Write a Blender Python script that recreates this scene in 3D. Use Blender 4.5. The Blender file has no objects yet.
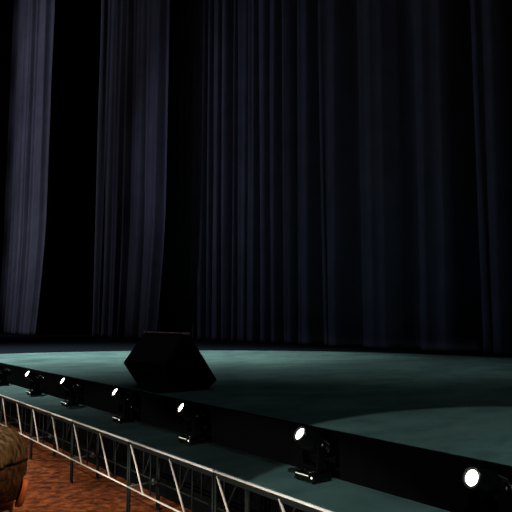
import bpy, bmesh, math, random
from mathutils import Vector, Matrix
random.seed(7)
PI = math.pi
col = bpy.context.scene.collection
sc = bpy.context.scene

# ------------------------------------------------------------------ materials
def new_mat(name):
    m = bpy.data.materials.new(name); m.use_nodes = True
    nt = m.node_tree; b = nt.nodes['Principled BSDF']
    return m, nt, b

def plain(name, rgb, rough=0.5, metal=0.0, spec=0.5, bump=0.0, bscale=200.0, var=0.15, vscale=8.0):
    m, nt, b = new_mat(name)
    b.inputs['Roughness'].default_value = rough
    b.inputs['Metallic'].default_value = metal
    b.inputs['Specular IOR Level'].default_value = spec
    tc = nt.nodes.new('ShaderNodeTexCoord')
    n = nt.nodes.new('ShaderNodeTexNoise'); n.inputs['Scale'].default_value = vscale; n.inputs['Detail'].default_value = 4
    nt.links.new(tc.outputs['Object'], n.inputs['Vector'])
    r = nt.nodes.new('ShaderNodeValToRGB')
    r.color_ramp.elements[0].position = 0.3; r.color_ramp.elements[1].position = 0.7
    r.color_ramp.elements[0].color = [c*(1-var) for c in rgb]+[1]
    r.color_ramp.elements[1].color = [min(1, c*(1+var)) for c in rgb]+[1]
    nt.links.new(n.outputs['Fac'], r.inputs['Fac']); nt.links.new(r.outputs['Color'], b.inputs['Base Color'])
    if bump > 0:
        n2 = nt.nodes.new('ShaderNodeTexNoise'); n2.inputs['Scale'].default_value = bscale; n2.inputs['Detail'].default_value = 3
        nt.links.new(tc.outputs['Object'], n2.inputs['Vector'])
        bp = nt.nodes.new('ShaderNodeBump'); bp.inputs['Strength'].default_value = bump; bp.inputs['Distance'].default_value = 0.01
        nt.links.new(n2.outputs['Fac'], bp.inputs['Height']); nt.links.new(bp.outputs['Normal'], b.inputs['Normal'])
    return m

def emit(name, rgb, s):
    m, nt, b = new_mat(name)
    b.inputs['Base Color'].default_value = [*rgb, 1]
    b.inputs['Emission Color'].default_value = [*rgb, 1]
    b.inputs['Emission Strength'].default_value = s
    return m

def carpet(name, c0, c1, c2, scale, stretch, p0=0.35, p1=0.5, p2=0.68, rot=0.0, detail=8, rough=0.95, big=0.25):
    """pile carpet: mottled, slightly brushed in one direction"""
    m, nt, b = new_mat(name)
    N, L = nt.nodes.new, nt.links.new
    b.inputs['Roughness'].default_value = rough
    b.inputs['Specular IOR Level'].default_value = 0.15
    tc = N('ShaderNodeTexCoord'); mp = N('ShaderNodeMapping')
    mp.inputs['Scale'].default_value = (stretch[0], stretch[1], 1); mp.inputs['Rotation'].default_value = (0, 0, rot)
    L(tc.outputs['Object'], mp.inputs['Vector'])
    n = N('ShaderNodeTexNoise'); n.inputs['Scale'].default_value = scale; n.inputs['Detail'].default_value = detail
    n.inputs['Roughness'].default_value = 0.62; n.inputs['Distortion'].default_value = 0.6
    L(mp.outputs['Vector'], n.inputs['Vector'])
    r = N('ShaderNodeValToRGB'); cr = r.color_ramp
    cr.elements[0].position = p0; cr.elements[0].color = [*c0, 1]
    cr.elements[1].position = p2; cr.elements[1].color = [*c2, 1]
    e = cr.elements.new(p1); e.color = [*c1, 1]
    L(n.outputs['Fac'], r.inputs['Fac'])
    n3 = N('ShaderNodeTexNoise'); n3.inputs['Scale'].default_value = 0.9; n3.inputs['Detail'].default_value = 3
    L(mp.outputs['Vector'], n3.inputs['Vector'])
    mr = N('ShaderNodeMapRange'); mr.inputs['From Min'].default_value = .3; mr.inputs['From Max'].default_value = .7
    mr.inputs['To Min'].default_value = 1-big; mr.inputs['To Max'].default_value = 1+big
    L(n3.outputs['Fac'], mr.inputs['Value'])
    mx = N('ShaderNodeVectorMath'); mx.operation = 'SCALE'
    L(r.outputs['Color'], mx.inputs[0]); L(mr.outputs['Result'], mx.inputs['Scale'])
    L(mx.outputs['Vector'], b.inputs['Base Color'])
    n2 = N('ShaderNodeTexNoise'); n2.inputs['Scale'].default_value = 160
    L(tc.outputs['Object'], n2.inputs['Vector'])
    bp = N('ShaderNodeBump'); bp.inputs['Strength'].default_value = 0.5; bp.inputs['Distance'].default_value = 0.006
    L(n2.outputs['Fac'], bp.inputs['Height']); L(bp.outputs['Normal'], b.inputs['Normal'])
    return m

M = {}
M['teal'] = carpet('teal_carpet', (.042,.088,.084), (.062,.120,.112), (.080,.146,.136), 2.6, (1.0, .55), rot=.35, big=.22)
M['brown'] = carpet('rust_carpet', (.040,.009,.003), (.19,.048,.013), (.38,.115,.036), 10.0, (1.0, .8), rot=-.65, p0=.34, p2=.66, big=.10, detail=5)
M['stage_black'] = plain('painted_black_boards', (.0035,.0055,.009), .85, spec=.05)
M['house_black'] = plain('matt_black_wall', (.002,.002,.003), .95, spec=.05)
M['fascia'] = plain('black_fascia', (.0015,.0015,.002), .95, spec=.03)
M['curtain'] = plain('navy_black_velour', (.085,.085,.125), .95, spec=.1, bump=.25, bscale=120, var=.12, vscale=1.5)
M['main_curtain'] = plain('blue_black_velour', (.070,.078,.115), .95, spec=.1, bump=.25, bscale=120, var=.15, vscale=1.2)
M['rail'] = plain('cream_painted_rail', (.80,.785,.73), .38, spec=.5, var=.06)
M['strut'] = plain('pale_strut', (.60,.55,.47), .45, spec=.4, var=.1)
M['dark_metal'] = plain('dark_green_steel', (.008,.012,.0105), .6, spec=.12)
M['grey_metal'] = plain('grey_galvanised', (.055,.062,.052), .55, spec=.2)
M['box_black'] = plain('speaker_black', (.001,.001,.001), .8, spec=.05, bump=.3, bscale=90)
M['grille'] = plain('speaker_mesh_brown_black', (.0032,.0026,.0018), .8, spec=.15, bump=.6, bscale=300)
M['handle'] = plain('grey_bar', (.30,.36,.44), .5)
M['fixture'] = plain('gloss_black_plastic', (.0025,.0028,.0028), .25, spec=.22, bump=.08, bscale=30)
M['chrome'] = plain('bezel_metal', (.45,.45,.43), .25, metal=.9)
M['lens'] = emit('lamp_lens', (1, .97, .95), 14)
M['display'] = emit('lit_display', (.80, .78, .66), .38)
M['led'] = emit('white_indicator', (1, .95, .85), 1.6)
M['skin'] = plain('skin', (.36,.135,.060), .5, spec=.4, var=.08, vscale=20)
M['ear'] = plain('flushed_skin', (.62,.17,.06), .5, spec=.3, var=.08, vscale=20)
M['shirt'] = plain('dark_shirt', (.022,.024,.030), .9, spec=.1, bump=.2)
M['trousers'] = plain('dark_trousers', (.012,.012,.014), .9, spec=.1, bump=.2)
M['shoe'] = plain('shoe_leather', (.01,.008,.007), .4)
M['eye'] = plain('eye_white', (.7,.68,.64), .2, var=.02)
M['iris'] = plain('iris_brown', (.03,.015,.008), .15)

def hair_mat(name, c0, c1, stretch):
    m, nt, b = new_mat(name); N, L = nt.nodes.new, nt.links.new
    b.inputs['Roughness'].default_value = .6; b.inputs['Specular IOR Level'].default_value = .25
    tc = N('ShaderNodeTexCoord'); mp = N('ShaderNodeMapping'); mp.inputs['Scale'].default_value = stretch
    L(tc.outputs['Object'], mp.inputs['Vector'])
    n = N('ShaderNodeTexNoise'); n.inputs['Scale'].default_value = 1; n.inputs['Detail'].default_value = 5
    L(mp.outputs['Vector'], n.inputs['Vector'])
    r = N('ShaderNodeValToRGB'); r.color_ramp.elements[0].position = .38; r.color_ramp.elements[1].position = .64
    r.color_ramp.elements[0].color = [*c0, 1]; r.color_ramp.elements[1].color = [*c1, 1]
    L(n.outputs['Fac'], r.inputs['Fac']); L(r.outputs['Color'], b.inputs['Base Color'])
    bp = N('ShaderNodeBump'); bp.inputs['Strength'].default_value = .7; bp.inputs['Distance'].default_value = .006
    L(n.outputs['Fac'], bp.inputs['Height']); L(bp.outputs['Normal'], b.inputs['Normal'])
    return m
M['hair_top'] = hair_mat('sandy_hair', (.020,.012,.007), (.15,.10,.052), (70, 120, 40))
M['hair_under'] = hair_mat('short_brown_hair', (.018,.008,.004), (.085,.036,.017), (110, 110, 60))

# ------------------------------------------------------------------ mesh helpers
def obj(name, bm, mat, parent=None, smooth=False, bevel=0.0, segs=2):
    me = bpy.data.meshes.new(name)
    bmesh.ops.recalc_face_normals(bm, faces=bm.faces)
    bm.to_mesh(me); bm.free()
    if smooth:
        for p in me.polygons: p.use_smooth = True
    me.materials.append(mat)
    o = bpy.data.objects.new(name, me); col.objects.link(o)
    if parent: o.parent = parent
    if bevel > 0:
        b = o.modifiers.new('bevel', 'BEVEL'); b.width = bevel; b.segments = segs; b.limit_method = 'ANGLE'
    return o

def thing(name, label, cat, loc=(0,0,0), rz=0.0, group=None):
    o = bpy.data.objects.new(name, None); col.objects.link(o)
    o.location = loc; o.rotation_euler = (0, 0, rz); o['label'] = label; o['category'] = cat
    if group: o['group'] = group
    return o

def tag(o, label=None, cat=None, group=None, kind=None):
    if label: o['label'] = label
    if cat: o['category'] = cat
    if group: o['group'] = group
    if kind: o['kind'] = kind
    return o

def box(bm, x0, x1, y0, y1, z0, z1, mat=None):
    vs = [bm.verts.new(((x0, x1)[i & 1], (y0, y1)[(i >> 1) & 1], (z0, z1)[i >> 2])) for i in range(8)]
    if mat is not None:
        for v in vs: v.co = mat @ v.co
    for f in ((0,2,3,1), (4,5,7,6), (0,1,5,4), (1,3,7,5), (3,2,6,7), (2,0,4,6)):
        bm.faces.new([vs[i] for i in f])
    return vs

def tube(bm, a, b, r, n=12, r2=None):
    a, b = Vector(a), Vector(b); r2 = r if r2 is None else r2
    d = (b-a).normalized(); u = d.orthogonal().normalized(); v = d.cross(u)
    A = [bm.verts.new(a+(u*math.cos(t)+v*math.sin(t))*r) for t in [2*PI*i/n for i in range(n)]]
    B = [bm.verts.new(b+(u*math.cos(t)+v*math.sin(t))*r2) for t in [2*PI*i/n for i in range(n)]]
    for i in range(n): bm.faces.new((A[i], A[(i+1) % n], B[(i+1) % n], B[i]))
    bm.faces.new(A[::-1]); bm.faces.new(B)

def lathe(bm, prof, mat=Matrix(), n=32, close=True):
    """prof: list of (r, z); revolved about +Z then moved by mat"""
    rings = []
    for r, z in prof:
        rings.append([bm.verts.new(mat @ Vector((r*math.cos(2*PI*i/n), r*math.sin(2*PI*i/n), z))) for i in range(n)])
    for k in range(len(rings)-1):
        for i in range(n):
            bm.faces.new((rings[k][i], rings[k][(i+1) % n], rings[k+1][(i+1) % n], rings[k+1][i]))
    if close:
        bm.faces.new(rings[0][::-1]); bm.faces.new(rings[-1])

def prism(bm, prof, x0, x1):
    """prof: (y, z) points, extruded along x"""
    A = [bm.verts.new((x0, y, z)) for y, z in prof]; B = [bm.verts.new((x1, y, z)) for y, z in prof]
    n = len(prof)
    for i in range(n): bm.faces.new((A[i], A[(i+1) % n], B[(i+1) % n], B[i]))
    bm.faces.new(A[::-1]); bm.faces.new(B)

def ball(bm, c, r, sc_=(1,1,1), u=16, v=10):
    bmesh.ops.create_uvsphere(bm, u_segments=u, v_segments=v, radius=r, matrix=Matrix.Translation(c) @ Matrix.Diagonal((*sc_, 1)))

def dup(root):
    r = root.copy(); col.objects.link(r)
    for ch in list(root.children):
        c = ch.copy(); col.objects.link(c); c.parent = r
        for g in list(ch.children):
            d = g.copy(); col.objects.link(d); d.parent = c
    return r

# ------------------------------------------------------------------ the setting
LOW, STG, FLOOR = 0.762, 1.12, 0.0
XL, XR = -52.0, 9.0
def slab(name, x0, x1, y0, y1, z0, z1, mat, label):
    bm = bmesh.new(); box(bm, x0, x1, y0, y1, z0, z1)
    o = obj(name, bm, mat); o['kind'] = 'structure'; o['label'] = label; return o
slab('floor', XL, XR, -7, 3.56, -.2, 0, M['brown'], 'mottled rust brown carpeted house floor below the stage')
slab('stage_floor', XL, XR, 3.55, 19.5, .9, 1.108, M['stage_black'], 'dark navy black stage boards around the teal carpet')
slab('trim_1', XL, XR, 3.51, 3.55, 0.0, 1.1205, M['fascia'], 'black vertical front face of the upper stage')
slab('wall_back', XL, XR, 19.5, 19.7, 0, 27, M['house_black'], 'black back wall of the stage house')
slab('wall_left', XL-.2, XL, -7, 19.7, 0, 27, M['house_black'], 'black side wall beyond the left wing')
slab('wall_right', XR, XR+.2, -7, 19.7, 0, 27, M['house_black'], 'black side wall on the right')
slab('wall_front', XL, XR, -7.2, -7, 0, 27, M['house_black'], 'dark rear wall of the auditorium')
slab('ceiling', XL, XR, -7, 19.7, 27, 27.2, M['house_black'], 'black ceiling over stage and auditorium')

# round teal carpet on the upper stage, cut straight along the stage front
bm = bmesh.new()
cx, cy, R = -8.0, 4.45, 9.05
a0 = math.asin((3.552-cy)/R)
pts = [(cx+R*math.cos(a0+(PI-2*a0)*i/96), cy+R*math.sin(a0+(PI-2*a0)*i/96)) for i in range(97)]
top = [bm.verts.new((x, y, STG)) for x, y in pts]; bot = [bm.verts.new((x, y, 1.1085)) for x, y in pts]
bm.faces.new(top); bm.faces.new(bot[::-1])
for i in range(len(pts)):
    j = (i+1) % len(pts); bm.faces.new((bot[i], bot[j], top[j], top[i]))
tag(obj('stage_carpet', bm, M['teal']), 'large round teal carpet covering the upper stage under the floor monitor', 'carpet')

# ------------------------------------------------------------------ lower walkway: decks on trussed frames
PITCH, E0 = 1.6150, -4.447
NMOD = range(-6, 3)
YF, YB = 2.90, 3.50
def make_deck():
    L0, L1 = .009, PITCH-.009
    t = thing('stage_deck', '', 'stage platform')
    bm = bmesh.new(); box(bm, L0, L1, YF+.012, 3.505, LOW-.045, LOW-.0065); obj('deck_board', bm, M['house_black'], t)
    for y, mat, mat2, s, nm in ((YF, M['rail'], M['strut'], 1, ''), (3.24, M['dark_metal'], M['dark_metal'], -1, '')):
        bm = bmesh.new(); tube(bm, (L0, y, LOW-.012 if s > 0 else LOW-.07), (L1, y, LOW-.012 if s > 0 else LOW-.07), .0105); obj('top_rail', bm, mat, t, True)
        if s > 0:
            bm = bmesh.new(); box(bm, L0, L1, y-.006, y+.011, LOW-.062, LOW-.026); obj('edge_angle', bm, M['dark_metal'], t)
        bm = bmesh.new(); tube(bm, (L0, y, .286), (L1, y, .286), .009); obj('bottom_rail', bm, mat2 if s > 0 else mat, t, True)
        for k in (0, 1):
            xt = .045+k*.815; xb = xt+.29
            if s < 0: xt, xb = PITCH-xt, PITCH-xb
            bm = bmesh.new(); tube(bm, (xt, y, LOW-.045), (xb, y, .286), .0105); obj('strut', bm, mat2, t, True)
        for k, x in enumerate((L0+.012, L1-.012)):
            bm = bmesh.new(); tube(bm, (x, y+.004, .012), (x, y+.004, LOW-.03), .012)
            p = obj('post', bm, M['dark_metal'], t, True)
            bm = bmesh.new(); lathe(bm, [(.017, 0), (.017, .004), (.013, .014)], Matrix.Translation((x, y+.004, 0)), 16); obj('foot', bm, M['dark_metal'], p)
        for x in ((.42, .83, 1.22) if s < 0 else (.43, 1.22)):      # thin uprights
            bm = bmesh.new(); tube(bm, (x, y+.03, .29), (x, y+.03, LOW-.05), .008); obj('upright', bm, M['dark_metal'], t, True)
    # cross tie with a clamp at its far end, beside the left post
    bm = bmesh.new(); tube(bm, (.034, YF, .300), (.034, 3.22, .300), .011); tie = obj('cross_tie', bm, M['grey_metal'], t, True)
    bm = bmesh.new(); tube(bm, (.034, 3.17, .275), (.034, 3.17, .335), .016); box(bm, .015, .053, 3.13, 3.21, .288, .312); obj('clamp', bm, M['grey_metal'], tie, bevel=.004)
    return t
proto = make_deck()
spot_names = {-6: 'stage deck farthest left, running out of the frame beyond the leftmost moving light',
 -5: 'trussed stage deck under the leftmost moving light, cut by the left frame edge',
 -4: 'trussed stage deck under the second moving light from the left, above the head of hair',
 -3: 'trussed stage deck under the third moving light from the left, left of the monitor',
 -2: 'trussed stage deck under the moving light just below the big floor monitor',
 -1: 'trussed stage deck under the dim moving light right of the floor monitor',
 0: 'trussed stage deck crossed by the pool edge, under the brightest flaring moving light',
 1: 'trussed stage deck under the rightmost moving light, inside the light pool',
 2: 'trussed stage deck beyond the right frame edge'}
for k in NMOD:
    o = proto if k == NMOD[0] else dup(proto)
    o.location = (E0+k*PITCH, 0, 0); o['label'] = spot_names[k]; o['group'] = 'trussed decks of the lower walkway'
bm = bmesh.new(); box(bm, E0-6*PITCH, E0+3*PITCH, YF+.013, 3.508, LOW-.006, LOW)
tag(obj('walkway_carpet', bm, M['teal']), 'long narrow teal carpet strip on the lower walkway under the moving lights', 'carpet')

# ------------------------------------------------------------------ floor monitor
def monitor():
    t = thing('floor_monitor', 'big black wedge floor monitor speaker standing on the teal stage carpet', 'speaker', (-7.32, 4.0, STG))
    prof = [(-.335, .30), (-.12, 0), (.285, 0), (.43, .115), (.015, .70), (-.03, .70)]
    bm = bmesh.new(); prism(bm, prof, -.585, .585); obj('cabinet', bm, M['box_black'], t, bevel=.008)
    # slanted mesh panels on both long faces
    def panel(p, q, name, mat, inset=.04, th=.008):
        (y0, z0), (y1, z1) = p, q
        d = Vector((0, y1-y0, z1-z0)); l = d.length; d.normalize(); n = Vector((0, -d.z, d.y))
        bm = bmesh.new(); m = Matrix.Translation((0, y0, z0)) @ Matrix(((1,0,0,0), (0,d.y,n.y,0), (0,d.z,n.z,0), (0,0,0,1)))
        box(bm, -.585+inset, .585-inset, inset, l-inset, -.004, th, m)
        return obj(name, bm, mat, t, bevel=.003)
    panel((-.335, .30), (-.03, .70), 'audience_panel', M['grille'])
    g = panel((.015, .70), (.43, .115), 'grille', M['grille'])
    bm = bmesh.new(); tube(bm, (-.56, -.01, .712), (.56, -.01, .712), .009); obj('top_bar', bm, M['handle'], t, True)
    for x in (-.57, .57):
        bm = bmesh.new(); box(bm, x-.022, x+.022, -.034, .018, .692, .728); obj('bar_bracket', bm, M['handle'], t, bevel=.006)
    for x in (-.586, .586):
        bm = bmesh.new(); box(bm, x-.003, x+.003, -.02, .13, .27, .34); h = obj('side_handle', bm, M['fixture'], t, bevel=.002)
        bm = bmesh.new(); tube(bm, (x+(.008 if x > 0 else -.008), 0, .305), (x+(.008 if x > 0 else -.008), .11, .305), .008); obj('grip', bm, M['fixture'], h, True)
monitor()

# ------------------------------------------------------------------ moving-head lights
def make_head():
    t = thing('moving_head_light', '', 'spotlight')
    bm = bmesh.new(); box(bm, -.115, .115, -.10, .10, .012, .066)
    b = obj('base', bm, M['fixture'], t, bevel=.014, segs=3)
    for x in (-.09, .09):
        for y in (-.075, .075):
            bm = bmesh.new(); lathe(bm, [(.014, 0), (.014, .014)], Matrix.Translation((x, y, 0)), 12); obj('rubber_foot', bm, M['box_black'], b)
    bm = bmesh.new(); box(bm, -.098, .050, -.1025, -.0985, .051, .058); obj('display', bm, M['display'], b)  # thin pale emissive strip along the top of the base front
    bm = bmesh.new(); ball(bm, Vector((.088, -.100, .046)), .0085, (1, .6, 1)); obj('indicator', bm, M['led'], b, True)  # small white emissive dot near the right end of the base front
    # turntable and forked yoke
    bm = bmesh.new(); lathe(bm, [(.075, .064), (.078, .070), (.075, .084), (.05, .09)]); obj('turntable', bm, M['fixture'], t, True)
    bm = bmesh.new()
    box(bm, -.115, .115, -.045, .045, .086, .118)
    for s in (-1, 1):
        vs = box(bm, s*.092, s*.122, -.046, .046, .10, .285)
        for v in vs:
            if v.co.z > .2: v.co.y *= .75
        tube(bm, (s*.090, 0, .278), (s*.124, 0, .278), .040, 20)
    obj('yoke', bm, M['box_black'], t, bevel=.008)
    for s in (-1, 1):
        bm = bmesh.new(); lathe(bm, [(.011, 0), (.011, .004), (.006, .007)], Matrix.Translation((s*.124, 0, .285)) @ Matrix.Rotation(s*PI/2, 4, 'Y'), 14)
        obj('pivot_cap', bm, M['chrome'], t, True)
    tilt = math.radians(56)          # from straight up towards the house (-y)
    m = Matrix.Translation((0, 0, .278)) @ Matrix.Rotation(tilt, 4, 'X')
    bm = bmesh.new()
    lathe(bm, [(.030, -.155), (.052, -.150), (.066, -.120), (.072, -.05), (.078, .0), (.074, .06), (.064, .12), (.062, .150), (.054, .152), (.052, .138)], m, 36)
    for k in range(6):               # cooling fins around the tail
        lathe(bm, [(.069, -.118+k*.014), (.0755, -.116+k*.014), (.0755, -.112+k*.014), (.070, -.110+k*.014)], m, 36)
    h = obj('lamp_head', bm, M['fixture'], t, True)
    bm = bmesh.new(); lathe(bm, [(.046, .146), (.058, .150), (.061, .156), (.057, .161), (.0475, .156)], m, 40, close=False); obj('bezel', bm, M['chrome'], h, True)
    bm = bmesh.new(); lathe(bm, [(.001, .1530), (.022, .1525), (.040, .150), (.046, .145), (.046, .138), (.001, .138)], m, 40); obj('lens', bm, M['lens'], h, True)
    return t
heads = [  # x, pan of the yoke, label
 (-2.175, -.12, 'rightmost black moving light with a round white lens facing out, cut by the right edge'),
 (-3.700, -.14, 'black moving light with the brightest flaring lens, at the tip of the light pool'),
 (-5.52, -.16, 'black moving light right of the floor monitor with a dim base'),
 (-7.14, -.08, 'black moving light with a glaring lens directly below the left end of the monitor'),
 (-8.95, .0, 'third black moving light from the left, well left of the floor monitor'),
 (-10.61, .1, 'second black moving light from the left on the walkway'),
 (-12.56, .1, 'leftmost black moving light, partly cut off by the left frame edge')]
hp = make_head()
for i, (x, pan, lab) in enumerate(heads):
    o = hp if i == 0 else dup(hp)
    o.location = (x, 3.335, LOW)
    for ch in o.children:
        kind = ch.name.split('.')[0]
        if kind in ('yoke', 'pivot_cap', 'turntable'): ch.rotation_euler = (0, 0, pan)
        if kind == 'lamp_head':              # nods about the pivot
            rot = Matrix.Rotation(pan, 4, 'Z') @ Matrix.Rotation(math.radians((12, 0, 2, -3, 0, 4, -2)[i]), 4, 'X')
            p = Vector((0, 0, .278)); ch.location = p-rot @ p; ch.rotation_euler = rot.to_euler()
    o['label'] = lab; o['group'] = 'moving head lights along the lower walkway'

# ------------------------------------------------------------------ curtains
def drape(name, folds, y, z0, z1, mat, label, group, amp=.32, sweep=0.0, seed=1, step=.07, fine=0.0, power=1.0):
    """folds: x positions of crests; asymmetric pleats that hang from a track and drift a little on the way down"""
    rnd = random.Random(seed)
    fx = list(folds); n = len(fx)
    A = [amp*rnd.uniform(.6, 1.15) for _ in fx]; dr = [rnd.uniform(-1, 1)*.16 for _ in fx]; ph = [rnd.uniform(0, 6.28) for _ in fx]
    xs = []; x = fx[0]
    while x < fx[-1]: xs.append(x); x += step
    xs.append(fx[-1])
    zs = [z0+(z1-z0)*(j/44)**1.25 for j in range(45)]
    bm = bmesh.new(); G = []
    for z in zs:
        t = (z1-z)/(z1-z0); row = []
        for x in xs:
            k = 0
            while k < n-2 and fx[k+1] < x: k += 1
            u = (x-fx[k])/(fx[k+1]-fx[k]); w = fx[k+1]-fx[k]
            a = A[k]*min(1.0, w/.9)*(.75+.35*t)
            # crest at both ends, valley placed off centre: steep lit flank, long shaded flank
            v = .62
            s = (u/v)*.5 if u < v else .5+(u-v)/(1-v)*.5
            yy = a*(.5-.5*math.cos(2*PI*s))**power
            yy += .05*math.sin(2*PI*u*2+ph[k]+t*2)*min(1, w) + .03*math.sin(x*5.3+t*1.5+ph[k])
            yy += fine*(abs(math.sin(x*6.1+.7*math.sin(x*1.9)+t*.8))**.6+.6*abs(math.sin(x*3.7+1.3*math.sin(x*.8+1)-t*.5))**.6)
            dx = ((1-u)*dr[k]+u*dr[k+1])*math.sin(t*2.4+ph[k]*.2)*t*min(1, w)
            dx += sweep*max(0, t-.72)**1.6*6*(x-fx[0])/(fx[-1]-fx[0])
            row.append(bm.verts.new((x+dx, y+yy, z)))
        G.append(row)
    for j in range(len(zs)-1):
        for i in range(len(xs)-1):
            bm.faces.new((G[j][i], G[j][i+1], G[j+1][i+1], G[j+1][i]))
    o = obj(name, bm, mat, None, True)
    s = o.modifiers.new('thickness', 'SOLIDIFY'); s.thickness = .012; s.offset = 1
    return tag(o, label, 'curtain', group)

def regular(x0, x1, w, seed):
    r = random.Random(seed); xs = [x0]
    while xs[-1] < x1-w*.7: xs.append(xs[-1]+w*r.uniform(.6, 1.4))
    xs[-1] = x1; return xs
drape('stage_curtain', regular(-49.5, -35.7, 1.25, 3), 11.5, 1.13, 26, M['curtain'], 'brightest grey blue curtain leg at the far left edge', None, .34, -1.6, 3, .05, .10)
drape('stage_curtain', regular(-32.6, -24.5, 1.1, 12), 13.2, 1.13, 24, M['curtain'], 'dim violet blue curtain leg hanging between two black gaps', None, .30, -.9, 5, .045, .08)
mainf = [-28, -27.1, -26.3, -25.4, -24.6, -24.0, -23.3, -22.8, -22.1, -21.3, -20.9, -20.1, -19.4, -18.6, -17.9, -17.0, -15.6, -13.6, -11.3, -9.3, -7.2, -6.1, -5.1, -3.8]
drape('stage_curtain', mainf, 14.7, 1.13, 22, M['main_curtain'], 'wide near-black pleated main curtain behind the monitor speaker', None, .95, 0, 9, .05, .05, 3.0)

# ------------------------------------------------------------------ the person in the foreground, seen from behind
PX, PY = -1.748, .450
def skin_chain(bm_name, verts, edges, mat, parent, root=0, sub=2):
    me = bpy.data.meshes.new(bm_name); me.from_pydata([v[:3] for v in verts], edges, [])
    o = bpy.data.objects.new(bm_name, me); col.objects.link(o); o.parent = parent
    sk = o.modifiers.new('skin', 'SKIN'); sk.use_smooth_shade = True
    for i, v in enumerate(verts):
        d = me.skin_vertices[0].data[i]; d.radius = (v[3], v[4] if len(v) > 4 else v[3]); d.use_root = (i == root)
    s = o.modifiers.new('sub', 'SUBSURF'); s.levels = sub; s.render_levels = sub
    me.materials.append(mat); return o

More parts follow.
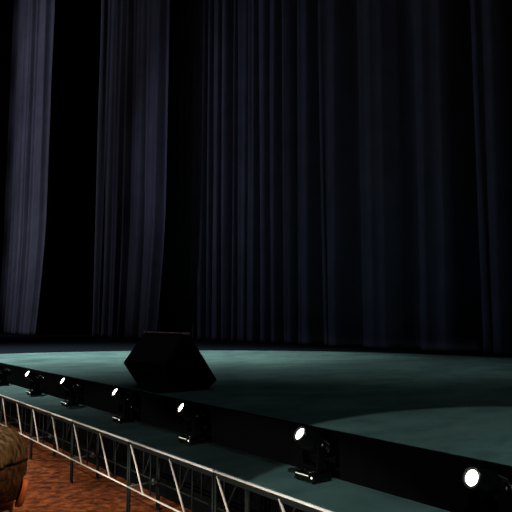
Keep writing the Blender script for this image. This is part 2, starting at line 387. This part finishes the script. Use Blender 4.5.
def person():
    # local frame: facing +y, x to their right, z up; feet on the house floor
    t = thing('person', 'person with sandy hair and short sides watching the stage, seen from behind', 'person', (PX, PY, -.0), math.radians(55))
    # --- body: one continuous figure (legs, trunk, neck, arms, palms and five fingers a hand)
    V = [(0,0,.90,.112,.095), (0,-.005,1.05,.112,.09), (0,-.01,1.20,.140,.105), (0,-.01,1.34,.135,.10), (0,-.015,1.43,.075,.07), (0,-.008,1.49,.054,.056), (0,.012,1.56,.055,.058), (0,.02,1.60,.052,.055)]
    E_ = [(0,1),(1,2),(2,3),(3,4),(4,5),(5,6),(6,7)]
    def add(p, prev):
        V.append(p); E_.append((prev, len(V)-1)); return len(V)-1
    for s in (-1, 1):
        k = add((s*.10,0,.84,.085), 0); k = add((s*.105,.01,.62,.070), k); k = add((s*.105,.02,.47,.052), k)
        k = add((s*.107,-.005,.32,.054), k); k = add((s*.108,-.01,.10,.036), k); k = add((s*.108,0,.055,.036), k)
        k = add((s*.115,.10,.035,.036,.028), k); add((s*.118,.16,.028,.032,.022), k)
        k = add((s*.165,-.01,1.385,.058), 3); k = add((s*.205,-.012,1.28,.047), k); k = add((s*.232,-.02,1.09,.037), k)
        k = add((s*.240,.02,.97,.036), k); k = add((s*.243,.055,.85,.026), k); pk = add((s*.243,.075,.785,.016,.030), k)
        pm = add((s*.243,.083,.75,.0145,.032), pk)
        for dy, ln in ((-.030,.062), (-.010,.074), (.010,.080), (.030,.070)):
            a = add((s*.243,.085+dy,.725,.0085), pm); b = add((s*.240,.088+dy*1.05,.725-ln*.5,.0082), a)
            add((s*.228,.090+dy*1.02,.725-ln,.0072), b)
        a = add((s*.236,.118,.775,.011), pk); b = add((s*.226,.138,.745,.0095), a); add((s*.220,.140,.718,.008), b)
    body = skin_chain('body', V, E_, M['skin'], t)
    # --- head, sculpted from a sphere
    bm = bmesh.new(); bmesh.ops.create_uvsphere(bm, u_segments=48, v_segments=36, radius=1)
    for v in bm.verts:
        x, y, z = v.co
        w = .074*(1-.10*max(0, -z)); d = .094
        zz = z*.112
        yy = y*d; xx = x*w
        if z < -.1:
            q = (-z-.1)/.9
            xx *= 1-.30*q*(.6+.4*max(0, y)); 
            if y < 0: yy *= 1-.42*q
            else: yy = yy*(1-.10*q)+.012*q
        if y > .3:                                # face plane, brow, eye sockets, nose, lips, chin
            yy -= .006*(y-.3)
            g = lambda cx_, cz_, sx_, sz_: math.exp(-((x-cx_)/sx_)**2-((z-cz_)/sz_)**2)
            yy += .024*g(0,-.20,.11,.14) + .012*g(0,-.02,.10,.22) + .005*g(0,.16,.5,.08) - .010*(g(.36,.02,.17,.10)+g(-.36,.02,.17,.10))
            yy += .007*g(0,-.47,.22,.05)+.007*g(0,-.56,.20,.05)-.004*g(0,-.515,.22,.025)+.010*g(0,-.82,.25,.12)
        v.co = (xx, yy+.012, zz+1.628)
    head = obj('head', bm, M['skin'], body, True)
    for s in (-1, 1):
        # ear: rim, bowl and lobe as one dished lathe-like patch
        bm = bmesh.new(); n = 24; rings = []
        em = Matrix.Translation((s*.0715, -.004, 1.592)) @ Matrix.Rotation(s*math.radians(28), 4, 'Z') @ Matrix.Rotation(s*math.radians(14), 4, 'Y')
        for rr, dp in ((1.0,-.004), (1.03,.006), (.92,.011), (.74,.006), (.5,.002), (.2,.001)):
            ring = []
            for i in range(n):
                a = 2*PI*i/n; yy = math.cos(a)*.0155*rr; zz = math.sin(a)*.033*rr
                yy *= 1.0+.25*math.sin(a); ring.append(bm.verts.new(em @ Vector((s*(dp+.004), yy-.004, zz))))
            rings.append(ring)
        for k in range(len(rings)-1):
            for i in range(n): bm.faces.new((rings[k][i], rings[k][(i+1) % n], rings[k+1][(i+1) % n], rings[k+1][i]))
        bm.faces.new(rings[-1])
        e = obj('ear', bm, M['ear'], body, True); sd = e.modifiers.new('t', 'SOLIDIFY'); sd.thickness = .005; sd.offset = 0
        bm = bmesh.new(); ball(bm, Vector((s*.0275, .0865, 1.631)), .0115); ey = obj('eye', bm, M['eye'], body, True)
        bm = bmesh.new(); ball(bm, Vector((s*.0275, .0965, 1.631)), .0048, (1,.5,1)); obj('iris', bm, M['iris'], ey, True)
    # --- short hair: cropped sides and nape, and a longer combed top that overhangs them
    def shell(name, mat, grow, keep, wob=0.0, seedv=0.0):
        bm = bmesh.new(); bmesh.ops.create_uvsphere(bm, u_segments=72, v_segments=56, radius=1)
        for v in list(bm.verts):
            x, y, z = v.co
            if not keep(x, y, z): bm.verts.remove(v)
        for v in bm.verts:
            x, y, z = v.co; g_ = grow(x, y, z)
            w, d, zz, q = .074, .094, z*.112, max(0, -z-.1)/.9
            xx, yy = x*w*(1-.30*q*.6), y*d*(1-.42*q if y < 0 else 1)
            k = 1+wob*(math.sin(x*23+z*9+seedv)*math.sin(y*7+x*5)+.5*math.sin(x*41-y*11))
            nn = Vector((x/w, y/d, z/.112)).normalized()
            v.co = Vector((xx, yy+.012, zz+1.628))+nn*g_*k
        o = obj(name, bm, mat, body, True)
        s_ = o.modifiers.new('t', 'SOLIDIFY'); s_.thickness = .005; s_.offset = -1
        return o
    shell('cropped_hair', M['hair_under'], lambda x, y, z: .0085, lambda x, y, z: (z > -.48 if y < -.15 else z > -.05+.5*max(0, y)+.10*abs(x)) and not (y > .55 and z < .62), .10)
    shell('combed_hair', M['hair_top'], lambda x, y, z: .0085+.004*max(0,x)+.014*max(0, min(1, (z-.12-.26*x)/.45)), lambda x, y, z: z > .10-.10*y+.26*x and not (y > .70 and z < .60), .04, 2.0)
    # --- clothes
    sv = [(0,0,.80,.150,.128), (0,-.005,1.06,.145,.118), (0,-.01,1.20,.158,.122), (0,-.01,1.34,.152,.115), (0,-.015,1.425,.088,.082), (0,-.010,1.46,.068,.068)]
    se = [(0,1),(1,2),(2,3),(3,4),(4,5)]
    for s in (-1, 1):
        b0 = len(sv); sv += [(s*.165,-.01,1.385,.072), (s*.205,-.012,1.28,.061), (s*.232,-.02,1.09,.050), (s*.240,.02,.97,.047), (s*.243,.050,.865,.038)]
        se += [(3,b0), (b0,b0+1), (b0+1,b0+2), (b0+2,b0+3), (b0+3,b0+4)]
    skin_chain('shirt', sv, se, M['shirt'], body)
    tv = [(0,0,1.06,.148,.122), (0,0,.89,.156,.128)]; te = [(0,1)]
    for s in (-1, 1):
        b0 = len(tv); tv += [(s*.10,0,.82,.100), (s*.105,.01,.62,.084), (s*.105,.02,.47,.068), (s*.107,-.003,.32,.066), (s*.108,-.008,.11,.054)]
        te += [(1,b0), (b0,b0+1), (b0+1,b0+2), (b0+2,b0+3), (b0+3,b0+4)]
    skin_chain('trousers', tv, te, M['trousers'], body)
    for s in (-1, 1):
        bm = bmesh.new(); ball(bm, Vector((s*.112, .055, .045)), 1, (.052, .150, .052), 24, 16)
        for v in bm.verts: v.co.z = max(v.co.z, .001)
        obj('shoe', bm, M['shoe'], body, True)
person()
bpy.data.objects['person'].scale = (.975, .975, .975)

# ------------------------------------------------------------------ lights
def spot(name, loc, target, power, angle, blend, rgb=(1,1,1), radius=.15):
    l = bpy.data.lights.new(name, 'SPOT'); l.energy = power; l.spot_size = math.radians(angle); l.spot_blend = blend
    l.color = rgb; l.shadow_soft_size = radius
    o = bpy.data.objects.new(name, l); col.objects.link(o); o.location = loc
    o.rotation_euler = (Vector(target)-Vector(loc)).to_track_quat('-Z', 'Y').to_euler(); return o
# hard-edged pool at the lower right, from a lantern over the house
spot('pool_light', (1.313, 0.0, 6.961), (-.871, 3.188, 1.12), 1020, 39.88, .05, (.93,1,.97), .02)
# broad washes on the far left and the upstage part of the round carpet
spot('stage_wash', (-17.2, 2.8, 10.5), (-17.0, 4.2, 1.1), 10500, 92, 1.0, (.93,1,.98), .3)
spot('upstage_wash', (-13.8, 9.0, 9.5), (-13.6, 9.0, 1.1), 2600, 68, 1.0, (.94,1,.97), .3)
spot('upstage_wash_right', (-8.5, 8.8, 9.5), (-8.8, 9.2, 1.1), 620, 62, 1.0, (.90,1,.95), .3)
spot('stage_fill', (-5.0, 6.5, 12), (-5.2, 5.5, 1.1), 190, 80, .8, (.88,1,.98), .3)
# curtains
for z in (4.5, 10.5, 16.5, 22.5):
    spot('leg_light', (-44.5, -2.0, z+1), (-38.6, 11.5, z), 2600, 58, 1.0, (.86,.88,1), .2)
for z in (4.5, 10.5, 16.5):
    spot('second_leg_light', (-30.0, 1.5, z+1), (-24.6, 13.3, z), 520, 50, 1.0, (.86,.86,1), .2)
spot('main_curtain_light', (-29.0, 6.5, 10), (-18.0, 14.8, 9), 430, 110, .9, (.66,.74,1), .2)
spot('curtain_fill', (-21, -3.0, 11), (-11, 14.8, 10), 540, 100, .9, (.76,.80,1), .2)
# warm house light from added unseen spots: carpet row, low ones for rails
for x in (-2.6, -4.2, -5.8, -7.4, -9.0, -10.6, -12.2):
    spot('house_downlight', (x, -1.5, 4.0), (x, -1.5+2.0*math.cos(math.radians(61)), 4.0-2.0*math.sin(math.radians(61))), 430, 49, .10, (1,.84,.66), .05)
for x, p in ((-2.9, 1900), (-6.2, 1400), (-9.2, 800), (-12.2, 420)):
    spot('house_front_light', (x, -4.5, 1.08), (x-.6, -4.5+3.0, 1.08-3.0*math.tan(math.radians(27))), p, 56, .16, (1,.97,.90), .04)
spot('aisle_light', (-.1, 1.3, 4.0), (-1.73, .45, 1.6), 230, 11, .5, (1,.66,.36), .04)  # added unseen spot that warms the ear and side of the head
spot('rear_house_light', (.6, -2.6, 3.8), (-1.73, .45, 1.65), 22, 14, .6, (1,.80,.55), .10)  # added unseen spot that lifts the back of the head

w = bpy.data.worlds.new('world'); sc.world = w; w.use_nodes = True
w.node_tree.nodes['Background'].inputs['Color'].default_value = (.4,.5,.8,1)
w.node_tree.nodes['Background'].inputs['Strength'].default_value = .004

# ------------------------------------------------------------------ camera
cam = bpy.data.cameras.new('camera'); co = bpy.data.objects.new('camera', cam); col.objects.link(co); sc.camera = co
F = Vector((-0.79573131, 0.59682563, 0.10300898))
co.location = (0, 0, 2.0); co.rotation_euler = F.to_track_quat('-Z', 'Y').to_euler()
cam.sensor_width = 36; cam.lens = 36*618/512; cam.clip_end = 200
sc.view_settings.view_transform = 'Standard'; sc.view_settings.look = 'None'
sc.view_settings.exposure = 0; sc.view_settings.gamma = 1; sc.view_settings.use_curve_mapping = False
